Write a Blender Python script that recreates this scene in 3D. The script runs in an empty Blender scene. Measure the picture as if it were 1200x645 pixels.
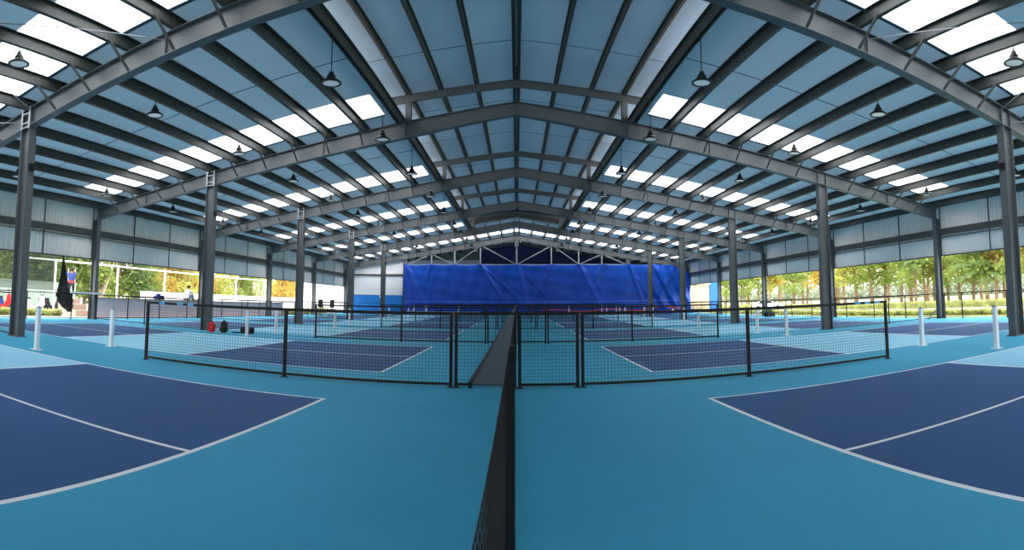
import bpy, bmesh, math, random
from mathutils import Vector, Matrix, noise
random.seed(7)
PI = math.pi
scene = bpy.context.scene
COL = scene.collection
HC = 1.367

# ------------------------------------------------------------------ materials
def lin(c):
    return tuple((v/255/12.92) if v/255 <= .04045 else ((v/255+.055)/1.055)**2.4 for v in c)
def mat(name, rgb, rough=.6, metal=0., var=0., scale=3., bump=0., bscale=40., spec=.5, emit=0., trans=0.):
    m = bpy.data.materials.new(name); m.use_nodes = True
    nt = m.node_tree; b = nt.nodes['Principled BSDF']
    c = lin(rgb)
    b.inputs['Roughness'].default_value = rough
    b.inputs['Metallic'].default_value = metal
    b.inputs['Specular IOR Level'].default_value = spec
    tc = nt.nodes.new('ShaderNodeTexCoord')
    if var > 0:
        n = nt.nodes.new('ShaderNodeTexNoise'); n.inputs['Scale'].default_value = scale; n.inputs['Detail'].default_value = 4
        nt.links.new(tc.outputs['Object'], n.inputs['Vector'])
        r = nt.nodes.new('ShaderNodeValToRGB')
        r.color_ramp.elements[0].position = .3; r.color_ramp.elements[1].position = .7
        r.color_ramp.elements[0].color = (*[v*(1-var) for v in c], 1)
        r.color_ramp.elements[1].color = (*[min(1, v*(1+var)) for v in c], 1)
        nt.links.new(n.outputs['Fac'], r.inputs['Fac']); nt.links.new(r.outputs['Color'], b.inputs['Base Color'])
    else:
        b.inputs['Base Color'].default_value = (*c, 1)
    if bump > 0:
        n2 = nt.nodes.new('ShaderNodeTexNoise'); n2.inputs['Scale'].default_value = bscale
        nt.links.new(tc.outputs['Object'], n2.inputs['Vector'])
        bp = nt.nodes.new('ShaderNodeBump'); bp.inputs['Strength'].default_value = bump; bp.inputs['Distance'].default_value = .02
        nt.links.new(n2.outputs['Fac'], bp.inputs['Height']); nt.links.new(bp.outputs['Normal'], b.inputs['Normal'])
    if emit > 0:
        b.inputs['Emission Color'].default_value = (1, .97, .9, 1); b.inputs['Emission Strength'].default_value = emit
    if trans > 0:
        t = nt.nodes.new('ShaderNodeBsdfTransparent'); mx = nt.nodes.new('ShaderNodeMixShader')
        mx.inputs['Fac'].default_value = trans
        out = nt.nodes['Material Output']
        nt.links.new(b.outputs[0], mx.inputs[1]); nt.links.new(t.outputs[0], mx.inputs[2]); nt.links.new(mx.outputs[0], out.inputs['Surface'])
    return m
def leaf_mat(name, rgb, var=.35):
    m = mat(name, rgb, rough=.6, var=var, scale=1.3, spec=.2)
    nt = m.node_tree; b = nt.nodes['Principled BSDF']; out = nt.nodes['Material Output']
    tl = nt.nodes.new('ShaderNodeBsdfTranslucent'); mx = nt.nodes.new('ShaderNodeMixShader'); mx.inputs['Fac'].default_value = .45
    src = b.inputs['Base Color'].links[0].from_socket
    nt.links.new(src, tl.inputs['Color'])
    nt.links.new(b.outputs[0], mx.inputs[1]); nt.links.new(tl.outputs[0], mx.inputs[2]); nt.links.new(mx.outputs[0], out.inputs['Surface'])
    return m
def sky_panel_mat(name, col, k_transp):
    m = bpy.data.materials.new(name); m.use_nodes = True; nt = m.node_tree
    nt.nodes.remove(nt.nodes['Principled BSDF']); out = nt.nodes['Material Output']
    a = nt.nodes.new('ShaderNodeBsdfTranslucent'); a.inputs['Color'].default_value = (*col, 1)
    t = nt.nodes.new('ShaderNodeBsdfTransparent'); t.inputs['Color'].default_value = (*col, 1)
    mx = nt.nodes.new('ShaderNodeMixShader'); mx.inputs['Fac'].default_value = k_transp
    nt.links.new(a.outputs[0], mx.inputs[1]); nt.links.new(t.outputs[0], mx.inputs[2]); nt.links.new(mx.outputs[0], out.inputs['Surface'])
    return m

M = {}
M['teal'] = mat('court_teal', (62, 160, 192), rough=.7, var=.05, scale=.7, bump=.15, bscale=60, spec=.2)
M['lblue'] = mat('court_light_blue', (148, 206, 230), rough=.7, var=.04, scale=.7, bump=.15, bscale=60, spec=.2)
M['navy'] = mat('court_navy', (42, 85, 134), rough=.68, var=.07, scale=.5, bump=.15, bscale=60, spec=.2)
M['line'] = mat('court_line_paint', (235, 238, 240), rough=.6)
M['conc'] = mat('pale_concrete', (188, 186, 178), rough=.9, var=.08, scale=.6)
M['steel'] = mat('painted_grey_steel', (85, 90, 93), rough=.5, var=.05, scale=2, metal=.0)
M['purlin'] = mat('purlin_steel', (64, 65, 61), rough=.5, var=.06, scale=3)
M['rod'] = mat('galvanised_rod', (150, 155, 160), rough=.45, metal=.4)
M['sheet'] = mat('roof_sheet_blue', (172, 196, 204), rough=.5, var=.05, scale=.5, spec=.3)
def faint_glow(m, col, k):      # translucency added to brighten the ceiling sheets with daylight from above
    nt = m.node_tree; out = nt.nodes['Material Output']; b = nt.nodes['Principled BSDF']
    t = nt.nodes.new('ShaderNodeBsdfTranslucent'); t.inputs['Color'].default_value = (*col, 1)
    mx = nt.nodes.new('ShaderNodeMixShader'); mx.inputs['Fac'].default_value = k
    nt.links.new(b.outputs[0], mx.inputs[1]); nt.links.new(t.outputs[0], mx.inputs[2]); nt.links.new(mx.outputs[0], out.inputs['Surface'])
faint_glow(M['sheet'], (.70, .84, .93), .16)
M['rooftop'] = mat('pale_roof_top', (160, 154, 156), rough=.6)
faint_glow(M['rooftop'], (.7, .85, .95), .165)
M['rsheet'] = mat('ridge_sheet_blue', (158, 184, 196), rough=.5, var=.12, scale=.35, spec=.3)
faint_glow(M['rsheet'], (.7, .84, .93), .10)
M['hoard'] = mat('hoarding_blue', (22, 96, 180), rough=.6)
M['seam'] = mat('roof_sheet_seam', (60, 84, 100), rough=.6)  # sheet laps, and the painted shadow strips along the skylights
M['skyl'] = sky_panel_mat('translucent_sheet', (.93, .95, .97), .55)
M['clad'] = mat('wall_cladding', (240, 236, 232), rough=.5, var=.04, scale=.8)
M['cladseam'] = mat('cladding_seam', (62, 68, 76), rough=.6)
M['girt'] = mat('dark_steel_girt', (70, 72, 73), rough=.5)
M['black'] = mat('black_powder_coat', (14, 16, 20), rough=.5, spec=.3)
M['wire'] = mat('black_wire', (20, 30, 38), rough=.6, spec=.2)
M['netblk'] = mat('black_net', (50, 48, 50), rough=.9, spec=.1)
M['cap'] = mat('slate_vinyl', (38, 54, 60), rough=.4, var=.08, scale=9)
M['wpost'] = mat('white_post_paint', (232, 236, 240), rough=.35)
M['lampblk'] = mat('lamp_black', (22, 26, 30), rough=.5)
M['lens'] = mat('lamp_lens', (205, 212, 216), rough=.3, emit=.08)
M['tarp'] = mat('blue_tarpaulin', (2, 68, 172), rough=.42, var=.06, scale=.4, bump=.5, bscale=1.6, spec=.4)
M['tarpseam'] = mat('tarp_seam', (60, 110, 215), rough=.4)
M['navytarp'] = mat('navy_tarpaulin', (14, 32, 92), rough=.6, var=.1, scale=.5)
M['white'] = mat('white_wall_paint', (226, 226, 230), rough=.8, var=.02, scale=1)
M['bluew'] = mat('blue_wall_paint', (14, 118, 200), rough=.7, var=.04, scale=1)
M['greyw'] = mat('grey_panel', (120, 124, 128), rough=.8)
M['orange'] = mat('orange_mesh', (232, 78, 44), rough=.7)
M['red'] = mat('red_cloth', (214, 34, 40), rough=.6)
M['dkgreen'] = mat('dark_green_cloth', (34, 44, 38), rough=.8)
M['dk'] = mat('dark_cloth', (26, 28, 32), rough=.8)
M['cyan'] = mat('sky_blue_label', (70, 170, 225), rough=.4)
M['skin'] = mat('skin', (176, 126, 98), rough=.6)
M['hair'] = mat('hair', (22, 18, 16), rough=.8)
M['shirtb'] = mat('navy_blue_shirt', (44, 60, 128), rough=.8)
M['shirtw'] = mat('pale_shirt', (206, 214, 226), rough=.8)
M['pants'] = mat('dark_trousers', (34, 36, 44), rough=.8)
M['greyp'] = mat('grey_trousers', (140, 148, 164), rough=.8)
M['bark'] = mat('bark', (128, 106, 86), rough=.9, var=.2, scale=6, bump=.4, bscale=12)
M['barkp'] = mat('pale_bark', (176, 158, 138), rough=.9, var=.2, scale=6)
M['leafg'] = leaf_mat('leaves_green', (138, 156, 84))
M['leafy'] = leaf_mat('leaves_yellow_green', (178, 180, 98))
M['leafo'] = leaf_mat('leaves_amber', (196, 170, 92))
M['leafd'] = leaf_mat('leaves_deep_green', (108, 130, 76))
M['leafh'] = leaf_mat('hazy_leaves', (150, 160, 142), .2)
M['palm'] = leaf_mat('palm_leaves', (116, 146, 92))
M['hedge'] = leaf_mat('hedge_leaves', (182, 188, 124))
M['grass'] = mat('grass', (168, 174, 118), rough=.9, var=.25, scale=1.5)
M['path'] = mat('path', (168, 166, 160), rough=.9, var=.05)
M['pink'] = mat('pink_block', (232, 196, 200), rough=.8, var=.05)
M['pinkj'] = mat('pale_block_joint', (232, 222, 222), rough=.8)
M['cope'] = mat('wall_coping', (176, 160, 146), rough=.9)
M['sage'] = mat('sage_plaster', (140, 160, 146), rough=.9, var=.1)
M['beige'] = mat('beige_render', (176, 162, 142), rough=.9, var=.04)
M['sheer'] = mat('sheer_shade_cloth', (132, 130, 116), rough=.9, trans=.62)
M['shade'] = mat('black_shade_cloth', (34, 34, 36), rough=.9, trans=.12)
M['glassdk'] = mat('dark_glass', (30, 36, 42), rough=.1)
M['tyre'] = mat('tyre', (20, 20, 22), rough=.9)
M['ledge'] = mat('eave_trim', (150, 158, 166), rough=.5)
M['ladder'] = mat('aluminium', (170, 174, 178), rough=.4, metal=.5)

# ------------------------------------------------------------------ mesh builder
class MB:
    def __init__(s): s.v = []; s.f = []; s.m = []
    def quad(s, a, b, c, d, mi=0):
        n = len(s.v); s.v += [tuple(a), tuple(b), tuple(c), tuple(d)]; s.f.append((n, n+1, n+2, n+3)); s.m.append(mi)
    def hexa(s, p, mi=0):  # 8 points: bottom 0-3 ccw, top 4-7
        n = len(s.v); s.v += [tuple(q) for q in p]
        for f in ((3, 2, 1, 0), (4, 5, 6, 7), (0, 1, 5, 4), (1, 2, 6, 5), (2, 3, 7, 6), (3, 0, 4, 7)):
            s.f.append(tuple(n+i for i in f)); s.m.append(mi)
    def box(s, x0, x1, y0, y1, z0, z1, mi=0):
        if x0 > x1: x0, x1 = x1, x0
        if y0 > y1: y0, y1 = y1, y0
        if z0 > z1: z0, z1 = z1, z0
        s.hexa([(x0, y0, z0), (x1, y0, z0), (x1, y1, z0), (x0, y1, z0), (x0, y0, z1), (x1, y0, z1), (x1, y1, z1), (x0, y1, z1)], mi)
    def bar(s, p, q, w, h, mi=0, up=(0, 0, 1)):
        p, q = Vector(p), Vector(q); d = (q-p).normalized(); u = Vector(up)
        if abs(d.dot(u)) > .98: u = Vector((0, 1, 0))
        a = d.cross(u).normalized()*w/2; b = a.cross(d).normalized()*h/2
        s.hexa([p-a-b, p+a-b, q+a-b, q-a-b, p-a+b, p+a+b, q+a+b, q-a+b], mi)
    def tube(s, pts, r, n=8, mi=0, cap=True):
        pts = [Vector(p) for p in pts]; rs = r if isinstance(r, (list, tuple)) else [r]*len(pts)
        base = len(s.v); ref = Vector((0, 0, 1))
        for i, p in enumerate(pts):
            d = (pts[min(i+1, len(pts)-1)]-pts[max(i-1, 0)]).normalized()
            u = ref if abs(d.dot(ref)) < .95 else Vector((0, 1, 0))
            a = d.cross(u).normalized(); b = a.cross(d)
            for k in range(n):
                t = 2*PI*k/n; s.v.append(tuple(p+(a*math.cos(t)+b*math.sin(t))*rs[i]))
        for i in range(len(pts)-1):
            for k in range(n):
                s.f.append((base+i*n+k, base+i*n+(k+1) % n, base+(i+1)*n+(k+1) % n, base+(i+1)*n+k)); s.m.append(mi)
        if cap:
            s.f.append(tuple(base+k for k in range(n))[::-1]); s.m.append(mi)
            s.f.append(tuple(base+(len(pts)-1)*n+k for k in range(n))); s.m.append(mi)
    def lathe(s, prof, n=16, c=(0, 0, 0), mi=0):
        base = len(s.v)
        for r, z in prof:
            for k in range(n):
                t = 2*PI*k/n; s.v.append((c[0]+r*math.cos(t), c[1]+r*math.sin(t), c[2]+z))
        for i in range(len(prof)-1):
            for k in range(n):
                s.f.append((base+i*n+k, base+i*n+(k+1) % n, base+(i+1)*n+(k+1) % n, base+(i+1)*n+k)); s.m.append(mi)
    def mesh(s, name, mats):
        me = bpy.data.meshes.new(name); me.from_pydata(s.v, [], s.f)
        for m in mats: me.materials.append(M[m])
        me.polygons.foreach_set('material_index', s.m); me.update(); return me
    def build(s, name, mats, parent=None, loc=(0, 0, 0), smooth=False):
        if isinstance(mats, str): mats = [mats]
        me = s.mesh(name, mats)
        if smooth: me.polygons.foreach_set('use_smooth', [True]*len(me.polygons))
        o = bpy.data.objects.new(name, me); COL.objects.link(o)
        o.location = loc
        if parent: o.parent = parent
        return o
def tag(o, label=None, cat=None, group=None, kind=None):
    if label: o['label'] = label
    if cat: o['category'] = cat
    if group: o['group'] = group
    if kind: o['kind'] = kind
    return o
def thing(name, label, cat, loc=(0, 0, 0), rz=0, group=None):
    o = bpy.data.objects.new(name, None); COL.objects.link(o); o.empty_display_size = .2
    o.location = loc; o.rotation_euler = (0, 0, rz)
    return tag(o, label, cat, group)
def kids(o): return [c for c in list(o.children)]
def dup(root, loc, label=None, rz=None, sc=None):
    r = root.copy(); COL.objects.link(r); r.location = loc
    if rz is not None: r.rotation_euler = (0, 0, rz)
    if sc is not None: r.scale = sc
    if label: r['label'] = label
    for ch in kids(root):
        c = ch.copy(); COL.objects.link(c); c.parent = r
        for g in kids(ch):
            d = g.copy(); COL.objects.link(d); d.parent = c
    return r
def inview(x, y, z, m=25):
    z -= HC; c, s_ = math.cos(.0735), math.sin(.0735); f = y*c+z*s_; u = -y*s_+z*c
    px = 605.5+611.16*math.atan2(x, f); py = 309.8-611.16*math.atan2(u, math.hypot(x, f))
    return -m < px < 1200+m and -m < py < 645+m
ORD = ['first', 'second', 'third', 'fourth', 'fifth', 'sixth', 'seventh', 'eighth', 'ninth', 'tenth', 'eleventh', 'twelfth', 'thirteenth', 'fourteenth', 'fifteenth']

# ------------------------------------------------------------------ dimensions
S = 9.1; Y0 = 8.34
FR = [Y0+S*k for k in range(-1, 6)]          # frames; index 1 is the nearest one in view
X1, X2 = 11.72, 18.3
def rt(x): return 8.41-.168*abs(x)           # top of the rafters = underside of purlins
def rd(x):                                   # rafter depth
    x = abs(x)
    return .5+.12*min(x, 4)/4 if x < 4 else .62-.12*(x-4)/14.4
PH = .30                                     # purlin height
YB, YE = -28., 62.8
SHEET = rt(0)+PH

# ------------------------------------------------------------------ floor
def zone(x, y):
    ax = abs(x)
    for k in range(-3, 6):
        a, b = .57+S*k, 6.70+S*k; w = .055
        if a <= y <= b and 2.517 <= ax <= 15.93:
            c = (a+b)/2
            if ax <= 2.517+w or ax >= 15.93-w or y <= a+w or y >= b-w: return 3
            for n in (7.09, 11.36):
                if abs(ax-n) <= w/2: return 3
            if (ax < 7.09 or ax > 11.36) and abs(y-c) <= w/2: return 3
            return 1 if 7.09 < ax < 11.36 else 2
    return 0
xs = {-18.9, 18.9}; ys = {-28., 62.8}
w = .055
for v in (2.517, 2.517+w, 15.93, 15.93-w, 7.09-w/2, 7.09+w/2, 11.36-w/2, 11.36+w/2): xs |= {v, -v}
for k in range(-3, 6):
    a, b = .57+S*k, 6.70+S*k; c = (a+b)/2
    ys |= {a, a+w, b-w, b, c-w/2, c+w/2}
xs = sorted(xs); ys = sorted(y for y in ys if y >= -28)
mb = MB()
vi = {}
for i, x in enumerate(xs):
    for j, y in enumerate(ys): vi[i, j] = len(mb.v); mb.v.append((x, y, 0))
for i in range(len(xs)-1):
    for j in range(len(ys)-1):
        mb.f.append((vi[i, j], vi[i+1, j], vi[i+1, j+1], vi[i, j+1]))
        mb.m.append(zone((xs[i]+xs[i+1])/2, (ys[j]+ys[j+1])/2))
tag(mb.build('floor', ['teal', 'lblue', 'navy', 'line']), kind='structure')

# outside ground
mb = MB(); mb.box(-160, -18.9, -60, 200, -.35, -.03); tag(mb.build('ground_left', 'conc'), kind='structure')
mb = MB()
mb.box(18.9, 25.4, -60, 200, -.35, -.03, 0); mb.box(25.4, 29., -60, 200, -.35, -.02, 1); mb.box(29., 200, -60, 200, -.35, -.03, 0)
tag(mb.build('ground_right', ['grass', 'path']), kind='structure')
mb = MB(); mb.box(-18.9, 18.9, -60, -28, -.35, -.02); mb.box(-18.9, 18.9, 62.8, 200, -.35, -.02)
tag(mb.build('ground_ends', 'conc'), kind='structure')

# ------------------------------------------------------------------ roof skin
SK = [(Y-2.35, Y-.45) for Y in [FR[0]-2*S, FR[0]-S]+FR]
def slope_pt(x, y, dz): return (x, y, rt(x)+PH+dz)
def slab(mb, s, xa, xb, ya, yb, mi, t=.03):
    p = [(s*xa, ya), (s*xb, ya), (s*xb, yb), (s*xa, yb)]
    lo = [slope_pt(x, y, .005) for x, y in p]; hi = [slope_pt(x, y, .005+t) for x, y in p]
    if s < 0: lo.reverse(); hi.reverse()
    mb.hexa(lo+hi, mi)
    if mi == 0 and t == .03: mb.m[-5] = 2
XS0, XS1, XE = 4.0, 17.2, 18.75
YM = FR[5]      # monitor ends
win = 0
for s, nm in ((-1, 'left'), (1, 'right')):
    mb = MB(); prev = YB
    for a, b in SK+[(YE, YE)]:
        for ya, yb in ((prev, a),):
            if ya < YM < yb:
                slab(mb, s, XS0, XE, ya, YM, 0); slab(mb, s, .0, XE, YM, yb, 0)
            else:
                slab(mb, s, XS0 if yb <= YM+.01 else 0., XE, ya, yb, 0)
        if b > a:
            slab(mb, s, XS1, XE, a, b, 0)
            if b < YM+.01:
                slab(mb, s, XS0, XS0+.5, a, b, 0)  # opaque sheet stands in for shade on the skylight's upper end
        prev = b
    # sheet end laps seen as thin dark lines
    for Y in FR[:-1]:
        for dy in (4.1,):
            p = [(s*4.0, Y+dy), (s*XE, Y+dy), (s*XE, Y+dy+.025), (s*4.0, Y+dy+.025)]
            lo = [slope_pt(x, y, -.008) for x, y in p]; hi = [slope_pt(x, y, .004) for x, y in p]
            if s < 0: lo.reverse(); hi.reverse()
            mb.hexa(lo+hi, 1)
    tag(mb.build('ceiling_'+nm, ['sheet', 'seam', 'rooftop']), kind='structure')
    for i, (a, b) in enumerate(SK):
        win += 1; mb = MB()
        slab(mb, s, (XS0+.5) if b < YM+.01 else 0.02, XS1, a, b, 0, .012)
        o = mb.build('window_%d' % win, ['skyl']); tag(o, kind='structure')
        # dark strip painted in as the shadow line at the skylight's far edge
        m2 = MB(); p = [(s*4.5, b-.03), (s*XS1, b-.03), (s*XS1, b+.07), (s*4.5, b+.07)]
        lo = [slope_pt(x, y, -.03) for x, y in p]; hi = [slope_pt(x, y, -.004) for x, y in p]
        if s < 0: lo.reverse(); hi.reverse()
        m2.hexa(lo+hi); m2.build('edge_flashing', ['seam'], o)
# monitor roof (raised ridge)
def mt(x): return 9.31-.125*abs(x)           # top of monitor rafter
mb = MB()
for s in (-1, 1):
    p = [(0, YB), (s*4.85, YB), (s*4.85, YM+.3), (0, YM+.3)]
    lo = [(x, y, mt(x)+.21) for x, y in p]; hi = [(x, y, mt(x)+.24) for x, y in p]
    if s < 0: lo.reverse(); hi.reverse()
    mb.hexa(lo+hi, 0)
    for Y in FR[:-2]:
        for dy in (2.4, 6.4):
            p = [(0, Y+dy), (s*4.85, Y+dy), (s*4.85, Y+dy+.022), (0, Y+dy+.022)]
            lo = [(x, y, mt(x)+.2) for x, y in p]; hi = [(x, y, mt(x)+.209) for x, y in p]
            if s < 0: lo.reverse(); hi.reverse()
            mb.hexa(lo+hi, 1)
tag(mb.build('ceiling_ridge', ['rsheet', 'seam']), kind='structure')
mb = MB()
for s in (-1, 1):
    a = [(0, rt(0)+PH), (s*4.8, rt(4.8)+PH), (s*4.8, mt(4.8)+.2), (0, mt(0)+.2)]
    if s > 0: a = [a[0], a[1], a[2], a[3]]
    mb.hexa([(a[0][0], YM+.22, a[0][1]), (a[1][0], YM+.22, a[1][1]), (a[1][0], YM+.27, a[1][1]), (a[0][0], YM+.27, a[0][1]), (a[3][0], YM+.22, a[3][1]), (a[2][0], YM+.22, a[2][1]), (a[2][0], YM+.27, a[2][1]), (a[3][0], YM+.27, a[3][1])])
tag(mb.build('wall_gable', 'girt'), kind='structure')
mb = MB(); mb.box(-18.6, 18.6, -28.2, -28, 0, 5.3); mb.box(-11, 11, -28.2, -28, 5.3, 6.6)
tag(mb.build('wall_rear', 'greyw'), kind='structure')

# ------------------------------------------------------------------ purlins
def purlin_mb(bottom_z, h, fl, double=False, y0=YB, y1=YE, t=.012, s=1):
    mb = MB()
    for q in ((-.07, .07) if double else (0,)):
        d = s if q >= 0 else -s
        if double: d = 1 if q > 0 else -1
        mb.box(q-t/2, q+t/2, y0, y1, bottom_z, bottom_z+h)
        mb.box(q, q-d*fl, y0, y1, bottom_z, bottom_z+t) if not double else mb.box(q-d*fl, q, y0, y1, bottom_z, bottom_z+t)
        mb.box(q, q+d*fl, y0, y1, bottom_z+h-t, bottom_z+h)
        if not double: mb.box(q-d*fl, q-d*(fl-t), y0, y1, bottom_z, bottom_z+.03)
    # lapped splice sleeves at the frames
    for Y in FR:
        if y0 < Y < y1: mb.box(-t, t, max(y0, Y-.8), min(y1, Y+.8), bottom_z+.02, bottom_z+h-.02)
    return mb
PX = [4.1+1.27*i for i in range(12)]
for s, nm in ((-1, 'left'), (1, 'right')):
    for i, x in enumerate(PX):
        mb = purlin_mb(0, PH, .1, double=(i == 0), s=-s)
        if i == 0: lab = 'heavy double steel purlin along the %s edge of the raised ridge opening' % nm
        else: lab = '%s long grey steel purlin down the %s roof slope from the ridge opening' % (ORD[i-1] if i < 11 else 'lowest', nm)
        tag(mb.build('roof_purlin', 'purlin', loc=(s*x, 0, rt(x))), lab, 'purlin', 'long purlins under the roof sheets')
    for i, x in enumerate((1.37, 2.63, 3.78)):
        mb = purlin_mb(0, .2, .07, y1=YM+.2, s=-s)
        tag(mb.build('ridge_purlin', 'purlin', loc=(s*x, 0, mt(x)-.0)), '%s slim purlin %s of the centre line under the raised ridge roof' % (('first', 'second', 'outermost')[i], nm), 'purlin', 'slim purlins under the raised ridge')
mb = purlin_mb(0, .2, .06, double=True, y1=YM+.2)
tag(mb.build('ridge_purlin', 'purlin', loc=(0, 0, mt(0))), 'dark double purlin running along the very peak of the roof', 'purlin', 'slim purlins under the raised ridge')
for s, nm in ((-1, 'left'), (1, 'right')):
    for i, x in enumerate((.25, 1.5, 2.8)):
        mb = purlin_mb(0, PH, .09, y0=YM+.35, y1=YE, s=-s)
        tag(mb.build('roof_purlin', 'purlin', loc=(s*x, 0, rt(x))), '%s short purlin %s of the peak beside the far end skylight' % (ORD[i], nm), 'purlin', 'short purlins in the end bay')

# ------------------------------------------------------------------ rafters
def beam_profile(mb, xsr, top, bot, hw, t=.022, tw=.016):
    for a, b in zip(xsr[:-1], xsr[1:]):
        for (z0a, z1a, z0b, z1b, y) in ((bot(a), bot(a)+t, bot(b), bot(b)+t, hw), (top(a)-t, top(a), top(b)-t, top(b), hw), (bot(a)+t, top(a)-t, bot(b)+t, top(b)-t, tw/2)):
            mb.hexa([(a, -y, z0a), (b, -y, z0b), (b, y, z0b), (a, y, z0a), (a, -y, z1a), (b, -y, z1b), (b, y, z1b), (a, y, z1a)])
WH = ['behind', 'nearest the camera', 'second nearest', 'third nearest', 'fourth nearest', 'fifth nearest', 'farthest, at the blue tarpaulin']
for k, Y in enumerate(FR):
    if k == 0: continue
    r = thing('roof_frame_beam', 'wide grey steel gable beam spanning the hall, %s' % WH[k], 'roof beam', (0, Y, 0), 0, 'gable beams across the hall')
    last_beam = r
    mb = MB(); xr = [-18.35, -11.72, -4, 0, 4, 11.72, 18.35]
    beam_profile(mb, xr, lambda x: rt(x)-.001, lambda x: rt(x)-rd(x), .13)
    for x in (0, 3.86, 6.9, 11.52, 11.92, 15.2):                       # web stiffener plates
        for s in ((-1, 1) if x else (1,)):
            mb.box(s*x-.008, s*x+.008, -.095, .095, rt(x)-rd(x)+.02, rt(x)-.02)
    mb.build('rafter', 'steel', r)
    if k < 6:
        for s in (-1, 1):
            mb = MB(); x = 3.75
            mb.box(s*x-.1, s*x+.1, -.1, -.085, rt(x), mt(x)-.3); mb.box(s*x-.1, s*x+.1, .085, .1, rt(x), mt(x)-.3)
            mb.box(s*x-.007, s*x+.007, -.09, .09, rt(x), mt(x)-.3)
            mb.build('ridge_post', 'steel', r)
        mb = MB(); beam_profile(mb, [-4.55, 0, 4.55], lambda x: mt(x)-.001, lambda x: mt(x)-.3, .06)
        mb.build('ridge_rafter', 'steel', r)
    if 1 <= k:
        for s in (-1, 1):
            for x in PX[1:11]:
                if abs(x-X1) < .3: continue
                mb = MB(); mb.bar((s*x, -.78, rt(x)+.05), (s*x, -.1, rt(x)-rd(x)+.05), .05, .05)
                mb.build('brace', 'girt', r)

# ------------------------------------------------------------------ columns
def column(name, h, D, W, label, loc, group, bracket=True, box=False):
    r = thing(name, label, 'column', loc, 0, group)
    mb = MB(); t = .02
    mb.box(-D/2, -D/2+t, -W/2, W/2, .02, h); mb.box(D/2-t, D/2, -W/2, W/2, .02, h); mb.box(-D/2+t, D/2-t, -.012, .012, .02, h)
    mb.build('shaft', 'steel', r)
    mb = MB(); mb.box(-D/2-.04, D/2+.04, -W/2-.04, W/2+.04, 0, .02)
    bp = mb.build('base_plate', 'steel', r)
    for a in (-1, 1):
        for b in (-1, 1): mb = MB(); mb.tube([(a*(D/2+.0), b*(W/2+.015), .02), (a*(D/2), b*(W/2+.015), .05)], .014, 6); mb.build('bolt', 'rod', bp)
    if bracket:
        mb = MB()
        for a in (-1, 1): mb.box(a*(D/2-.03)-.03, a*(D/2-.03)+.03, -W/2-.01, -W/2+.006, h-.05, h+.62)
        for z in (h-.02, h+.12, h+.4, h+.56): mb.box(-D/2, D/2, -W/2-.012, -W/2+.01, z, z+.03)
        mb.build('bracket', 'rod', r)
    return r
pc = None
zc = rt(X1)-rd(X1)
for k in range(1, 7):
    for s, nm in ((-1, 'left'), (1, 'right')):
        if k == 6: lab = 'inner steel column on the %s at the end of the blue tarpaulin' % nm
        else: lab = 'grey steel column of the %s inner row, %s' % (nm, WH[k])
        if pc is None:
            pc = column('steel_column', zc, .4, .25, lab, (s*X1, FR[k], 0), 'inner row steel columns')
            mb = MB(); mb.box(.2, .26, -.07, .07, 4.6, 4.8); mb.build('junction_box', 'black', pc)
        else: dup(pc, (s*X1, FR[k], 0), lab, rz=(PI if s > 0 else 0))
for o in list(COL.objects):
    pass
zo = rt(X2)-rd(X2)
po = None
for k in range(2, 7):
    for s, nm in ((-1, 'left'), (1, 'right')):
        lab = 'slim steel column on the %s outer edge, %s' % (nm, WH[k] if k < 6 else 'at the far corner')
        lab = lab.replace('second nearest', 'nearest in the photo').replace('third nearest', 'second nearest').replace('fourth nearest', 'third nearest').replace('fifth nearest', 'fourth nearest')
        if po is None: po = column('wall_column', zo, .32, .22, lab, (s*X2, FR[k], 0), 'outer row wall columns')
        else: dup(po, (s*X2, FR[k], 0), lab, rz=(PI if s > 0 else 0))
# diagonal foot brace seen at the foot of two right-hand outer columns
for k in (2, 4):
    mb = MB(); mb.bar((17.4, FR[k]-.02, .02), (18.05, FR[k]-.02, .5), .04, .04)
    tag(mb.build('foot_brace', 'girt' if k == 2 else 'wpost'), ('dark short diagonal strut' if k == 2 else 'white short diagonal strut')+' at the foot of an outer right column', 'strut')

# ------------------------------------------------------------------ upper side walls
for s, nm in ((-1, 'left'), (1, 'right')):
    X = s*18.6; zb = 2.93 if s < 0 else 3.05
    mb = MB(); y = YB
    prof = ((0, 0), (.11, 0), (.14, .035), (.18, .035), (.21, 0))
    while y < YE-.01:
        n = int(round(.21/.21))
        for (a, d0), (b, d1) in zip(prof[:-1], prof[1:]):
            xa, xb = X+s*d0, X+s*d1
            mb.quad((xa, y+a, zb), (xb, y+b, zb), (xb, y+b, 5.47), (xa, y+a, 5.47))
        y += .21
    o = mb.build('wall_'+nm, 'clad'); tag(o, kind='structure')
    g = MB(); g.box(X-s*.02, X-s*.2, YB, YE, 4.05, 4.34); g.box(X-s*.02, X-s*.12, YB, YE, 3.92, 3.95)
    tag(g.build('trim_%d' % (1 if s < 0 else 2), 'girt'), kind='structure')
    g = MB(); g.box(X-s*.0, X-s*.05, YB, YE, zb-.04, zb+.02)
    g.box(X-s*.0, X-s*.06, YB, YE, 5.45, 5.49)
    for Y in FR:
        for d in (0, 3.03, 6.07):
            g.box(X, X-s*.035, Y+d-.025, Y+d+.025, zb, 5.47)
    tag(g.build('trim_%d' % (3 if s < 0 else 4), 'cladseam'), kind='structure')
    g = MB(); g.box(X+s*.05, X+s*.3, YB, YE, 5.24, 5.44)
    tag(g.build('trim_%d' % (5 if s < 0 else 6), 'ledge'), kind='structure')

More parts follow.
